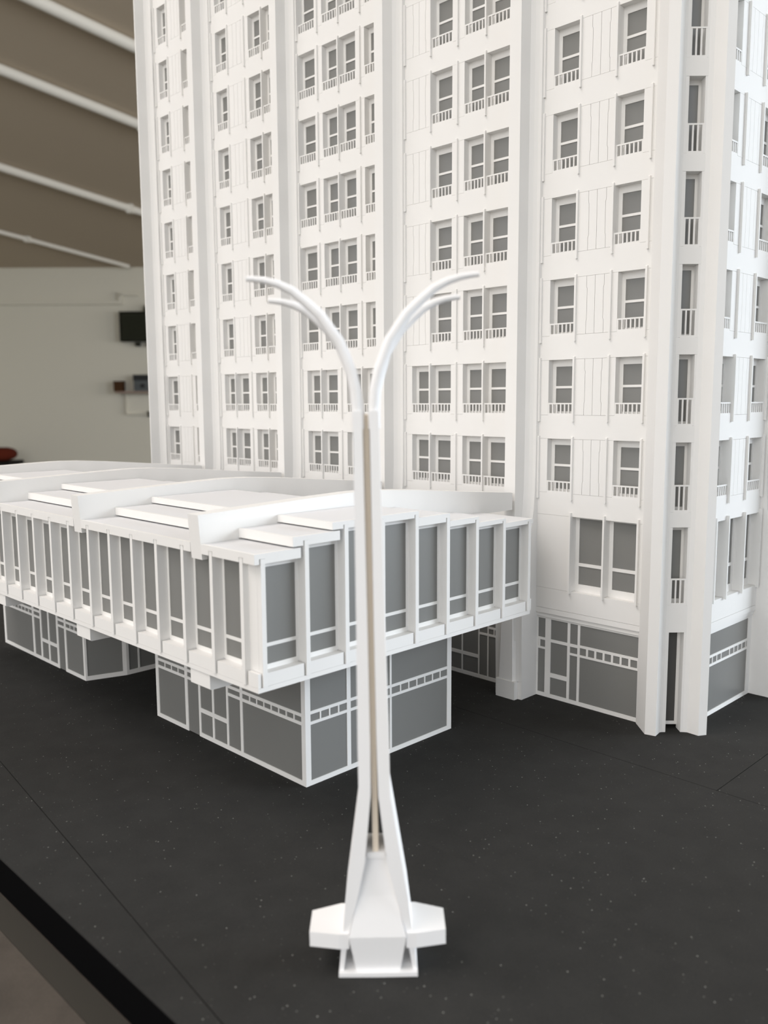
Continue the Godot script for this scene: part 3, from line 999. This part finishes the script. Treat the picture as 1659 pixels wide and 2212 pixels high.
# ---------------------------------------------------------------- street lamp
func build_lamp() -> void:
	# stands square to the camera: x to the right, z towards the camera; its own origin is the middle of the foot
	var depth := 1.455
	var t := thing("street_lamp_model", "white model street lamp with two curved arms each side on a bench base", "model lamp")
	var mid := (RM * Vector3(-0.0142, 0, -depth))
	t.transform = Transform3D(RM * Basis(Vector3(0, 0, 1), deg_to_rad(0.85)), mid * U)
	var half := 0.055
	# side plates: the outline of each, narrow at the foot, splayed up to the knee, then upright
	var outer := [Vector2(0.069, 0.0), Vector2(0.0542, 0.1408), Vector2(0.0270, 0.3294), Vector2(0.0268, 0.42), Vector2(0.0240, 0.632), Vector2(0.0208, 0.985)]
	var inner := [Vector2(0.0060, 0.985), Vector2(0.0054, 0.632), Vector2(0.0055, 0.42), Vector2(0.0066, 0.3294), Vector2(0.0187, 0.2095), Vector2(0.0335, 0.1408), Vector2(0.0510, 0.072), Vector2(0.062, 0.0)]
	for s in [-1.0, 1.0]:
		var poly := PackedVector2Array()
		for p in outer + inner:
			poly.append(Vector2(p.x * s, p.y))
		var m := shape()
		m.prism(poly, Vector3(0, 0, -0.045), Vector3(1, 0, 0), Vector3(0, 1, 0), Vector3(0, 0, 0.09))
		var plate := part(t, "mast_plate", m.mesh(), M.lamp_white)
		plate.set_meta("label", "white side plate of the mast")
		# arms: a long one in front, a shorter one behind
		var path := [[0.0134, 0.955], [0.0134, 0.985], [0.0160, 1.02], [0.0225, 1.0487], [0.0405, 1.0960], [0.0705, 1.1392], [0.0935, 1.1603], [0.1140, 1.1775], [0.1360, 1.1885], [0.1570, 1.1945], [0.1760, 1.1972], [0.1860, 1.1978]]
		var rad := [0.0098, 0.0098, 0.0096, 0.0094, 0.0090, 0.0084, 0.0078, 0.0072, 0.0064, 0.0056, 0.0048, 0.0044]
		var front := []
		var back := []
		for q in path:
			front.append(Vector3(q[0] * s, q[1], 0.034))
			back.append(Vector3(q[0] * s * (0.87 if q[0] > 0.03 else 1.0), 0.985 + (q[1] - 0.985) * 0.875, -0.040))
		var arm := part(t, "arm", shape().tube(front, rad).mesh(), M.lamp_white)
		arm.set_meta("label", "long curved lamp arm")
		arm = part(t, "arm", shape().tube(back, rad).mesh(), M.lamp_white)
		arm.set_meta("label", "short curved lamp arm behind the long one")
		# bench wing
		var a: float = 0.068 * s
		var b: float = 0.1195 * s
		var plan := PackedVector2Array([Vector2(0.05 * s, 0.050), Vector2(a, 0.050), Vector2(b, 0.040), Vector2(b, -0.024), Vector2(a, -0.045), Vector2(0.05 * s, -0.045)])
		var bench := part(t, "bench", shape().prism(plan, Vector3(0, 0.051, 0), Vector3(1, 0, 0), Vector3(0, 0, 1), Vector3(0, 0.0275, 0)).mesh(), M.lamp_white)
		bench.set_meta("label", "bench slab standing out from the lamp foot")
	# rod between the plates, the shade of the gap put into its beige
	part(t, "inner_rod", shape().box(-0.0053, 0.0046, 0.2207, 0.978, -0.030, 0.030).mesh(), M.lamp_shaded_white)
	part(t, "rod_socket", shape().box(-0.0165, 0.0165, 0.2096, 0.2205, -0.034, 0.034).mesh(), M.lamp_white)
	# wedge of the foot: sloping upper face, kink, undercut lower face, the same behind
	var body := shape()
	var ring := func(x: float, zf: float, zb: float) -> PackedVector2Array: return PackedVector2Array([Vector2(-x, zf), Vector2(x, zf), Vector2(x, zb), Vector2(-x, zb)])
	body.loft([ring.call(0.0385, 0.046, -0.046), ring.call(0.0500, 0.053, -0.053), ring.call(0.0330, 0.036, -0.036), ring.call(0.0185, 0.025, -0.025)], [0.004, 0.0735, 0.1408, 0.2095])
	part(t, "foot_wedge", body.mesh(), M.lamp_white)
	part(t, "foot_plate", shape().box(-0.0690, 0.0690, 0.0, 0.0075, -half + 0.001, half).mesh(), M.lamp_white)


# ---------------------------------------------------------------- far end of the room
func build_background() -> void:
	# conduits under the sloping ceiling, all in one direction
	var dir := Vector2(0.7, 0.714)          # forward, right
	var starts := [Vector2(5.55, -1.98), Vector2(6.17, -2.57), Vector2(7.55, -3.19), Vector2(8.93, -3.81)]
	var names := ["white ceiling conduit nearest the top edge of the picture", "second white ceiling conduit from the top", "third white ceiling conduit from the top", "lowest and faintest ceiling conduit, next to the far wall"]
	var wide := [0.038, 0.036, 0.034, 0.022]
	for i in 4:
		var a: Vector2 = starts[i] - dir * minf(3.2, (4.95 + starts[i].y) / dir.y)
		var b: Vector2 = starts[i] + dir * minf(3.6, (9.9 - starts[i].x) / dir.x)
		var pts := []
		var rad := []
		for k in 9:
			var p := a.lerp(b, k / 8.0)
			pts.append(room_at(p.y, ceil_y(p.x) - wide[i] - 0.004, p.x) - room_at(a.y, ceil_y(a.x), a.x))
			rad.append(wide[i])
		var o := thing("ceiling_conduit", names[i], "conduit", room_at(a.y, ceil_y(a.x), a.x), "conduits under the ceiling")
		part(o, "tube", metres().tube(pts, rad, 14).mesh(), M.conduit_white)
		for k in [2, 5]:
			var p := a.lerp(b, k / 8.0)
			var at_ := room_at(p.y, ceil_y(p.x) - wide[i], p.x) - room_at(a.y, ceil_y(a.x), a.x)
			part(o, "clip", metres().box(-0.03, 0.03, -wide[i] - 0.012, wide[i], -0.03, 0.03).mesh(), M.conduit_white, Transform3D(RM, at_ / U))
	# louvred heater on the wall
	var h := room_thing("wall_heater", "dark louvred heater box on the far wall beside the tower", "heater", -2.72, 0.93, 9.9)
	room_part(h, "casing", metres().box(-0.235, 0.235, 0.0, 0.33, -0.1, 0.0), M.olive_dark)
	for i in 8:
		var y := 0.035 + 0.0345 * i
		var slat := PackedVector2Array([Vector2(0.0, y), Vector2(0.022, y - 0.006), Vector2(0.022, y + 0.004), Vector2(0.0, y + 0.014)])
		room_part(h, "slat", metres().prism(slat, Vector3(-0.2, 0, 0), Vector3(0, 0, 1), Vector3(0, 1, 0), Vector3(0.4, 0, 0)), M.slat_black)
	room_part(h, "knob", metres().tube([Vector3(-0.05, -0.01, -0.05), Vector3(-0.05, -0.05, -0.05)], [0.035, 0.03]), M.olive_dark)
	room_part(h, "knob", metres().tube([Vector3(0.08, -0.01, -0.05), Vector3(0.08, -0.06, -0.05)], [0.04, 0.03]), M.slat_black)
	room_part(h, "flue", metres().tube([Vector3(0.05, 0.33, -0.05), Vector3(0.06, 0.37, -0.05), Vector3(0.11, 0.40, -0.06)], [0.03, 0.03, 0.028]), M.slat_black)
	# small wall shelf with a box and an appliance on it
	var sh := room_thing("wall_shelf", "narrow pinkish wall shelf below the heater", "shelf", -2.74, 0.355, 9.9)
	room_part(sh, "board", metres().box(-0.28, 0.3, 0.0, 0.018, -0.1, 0.05), M.shelf_pink)
	room_part(sh, "bracket", metres().box(-0.2, -0.19, -0.24, 0.0, -0.1, -0.06).box(-0.2, 0.2, -0.245, -0.235, -0.1, -0.06), M.plaster)
	room_part(sh, "hook", metres().tube([Vector3(0.06, -0.21, -0.08), Vector3(0.06, -0.27, -0.08)], [0.025, 0.02]), M.olive_dark)
	var bx := room_thing("brown_box", "small brown box at the end of the wall shelf", "box", -2.99, 0.373, 9.92)
	room_part(bx, "body", metres().box(-0.05, 0.05, 0.0, 0.095, -0.05, 0.05), M.brown)
	room_part(bx, "lid", metres().box(-0.054, 0.054, 0.095, 0.115, -0.054, 0.054), M.brown)
	var dv := room_thing("shelf_appliance", "dark grey appliance standing on the wall shelf", "appliance", -2.67, 0.373, 9.92)
	room_part(dv, "body", metres().box(-0.14, 0.14, 0.0, 0.12, -0.06, 0.06), M.device_grey)
	room_part(dv, "top", metres().box(-0.145, 0.145, 0.12, 0.185, -0.062, 0.065), M.device_dark)
	room_part(dv, "dial", metres().tube([Vector3(-0.04, 0.06, 0.06), Vector3(-0.04, 0.06, 0.075)], [0.025, 0.022]), M.device_dark)
	# stool with a red cushion
	var st := room_thing("stool", "dark stool under the red cushion by the far wall", "stool", -4.27, -0.98, 9.5)
	room_part(st, "seat", metres().box(-0.24, 0.24, 0.56, 0.60, -0.2, 0.2), M.stool_dark)
	for x in [-0.2, 0.17]:
		for z in [-0.17, 0.14]:
			room_part(st, "leg", metres().box(x, x + 0.03, 0.0, 0.56, z, z + 0.03), M.stool_dark)
	var cu := room_thing("red_cushion", "dark red cushion on the stool at the left edge", "cushion", -4.27, -0.38, 9.5)
	var s := metres()
	var rings := 8
	var around := 20
	for i in rings:
		for j in around:
			var pt := func(a: int, b: int) -> Array:
				var th := PI * a / rings - PI / 2
				var ph := TAU * b / around
				var q := Vector3(signf(cos(ph)) * pow(absf(cos(ph)), 0.6), 0, signf(sin(ph)) * pow(absf(sin(ph)), 0.6)) * pow(cos(th), 0.5) if absf(cos(th)) > 0.001 else Vector3.ZERO
				return [Vector3(q.x * 0.23, 0.075 + 0.075 * sin(th), q.z * 0.19), Vector3(q.x * cos(th), sin(th), q.z * cos(th)).normalized()]
			var a = pt.call(i, j); var b = pt.call(i, j + 1); var c = pt.call(i + 1, j + 1); var d = pt.call(i + 1, j)
			if i > 0:
				s.smooth(a[0], b[0], c[0], a[1], b[1], c[1])
			if i < rings - 1:
				s.smooth(a[0], c[0], d[0], a[1], c[1], d[1])
			elif i == rings - 1:
				s.smooth(a[0], b[0], d[0], a[1], b[1], d[1])
	room_part(cu, "cover", s, M.red_cloth)
	room_part(cu, "button", metres().tube([Vector3(0, 0.146, 0), Vector3(0, 0.156, 0)], [0.015, 0.01]), M.red_cloth)


func room_thing(called: String, label: String, category: String, r: float, y: float, f: float) -> Node3D:
	var o := thing(called, label, category)
	o.transform = Transform3D(RM, room_at(r, y, f))
	return o


func room_part(o: Node3D, called: String, s: Shape, m: Material) -> void:
	part(o, called, s.mesh(), m)
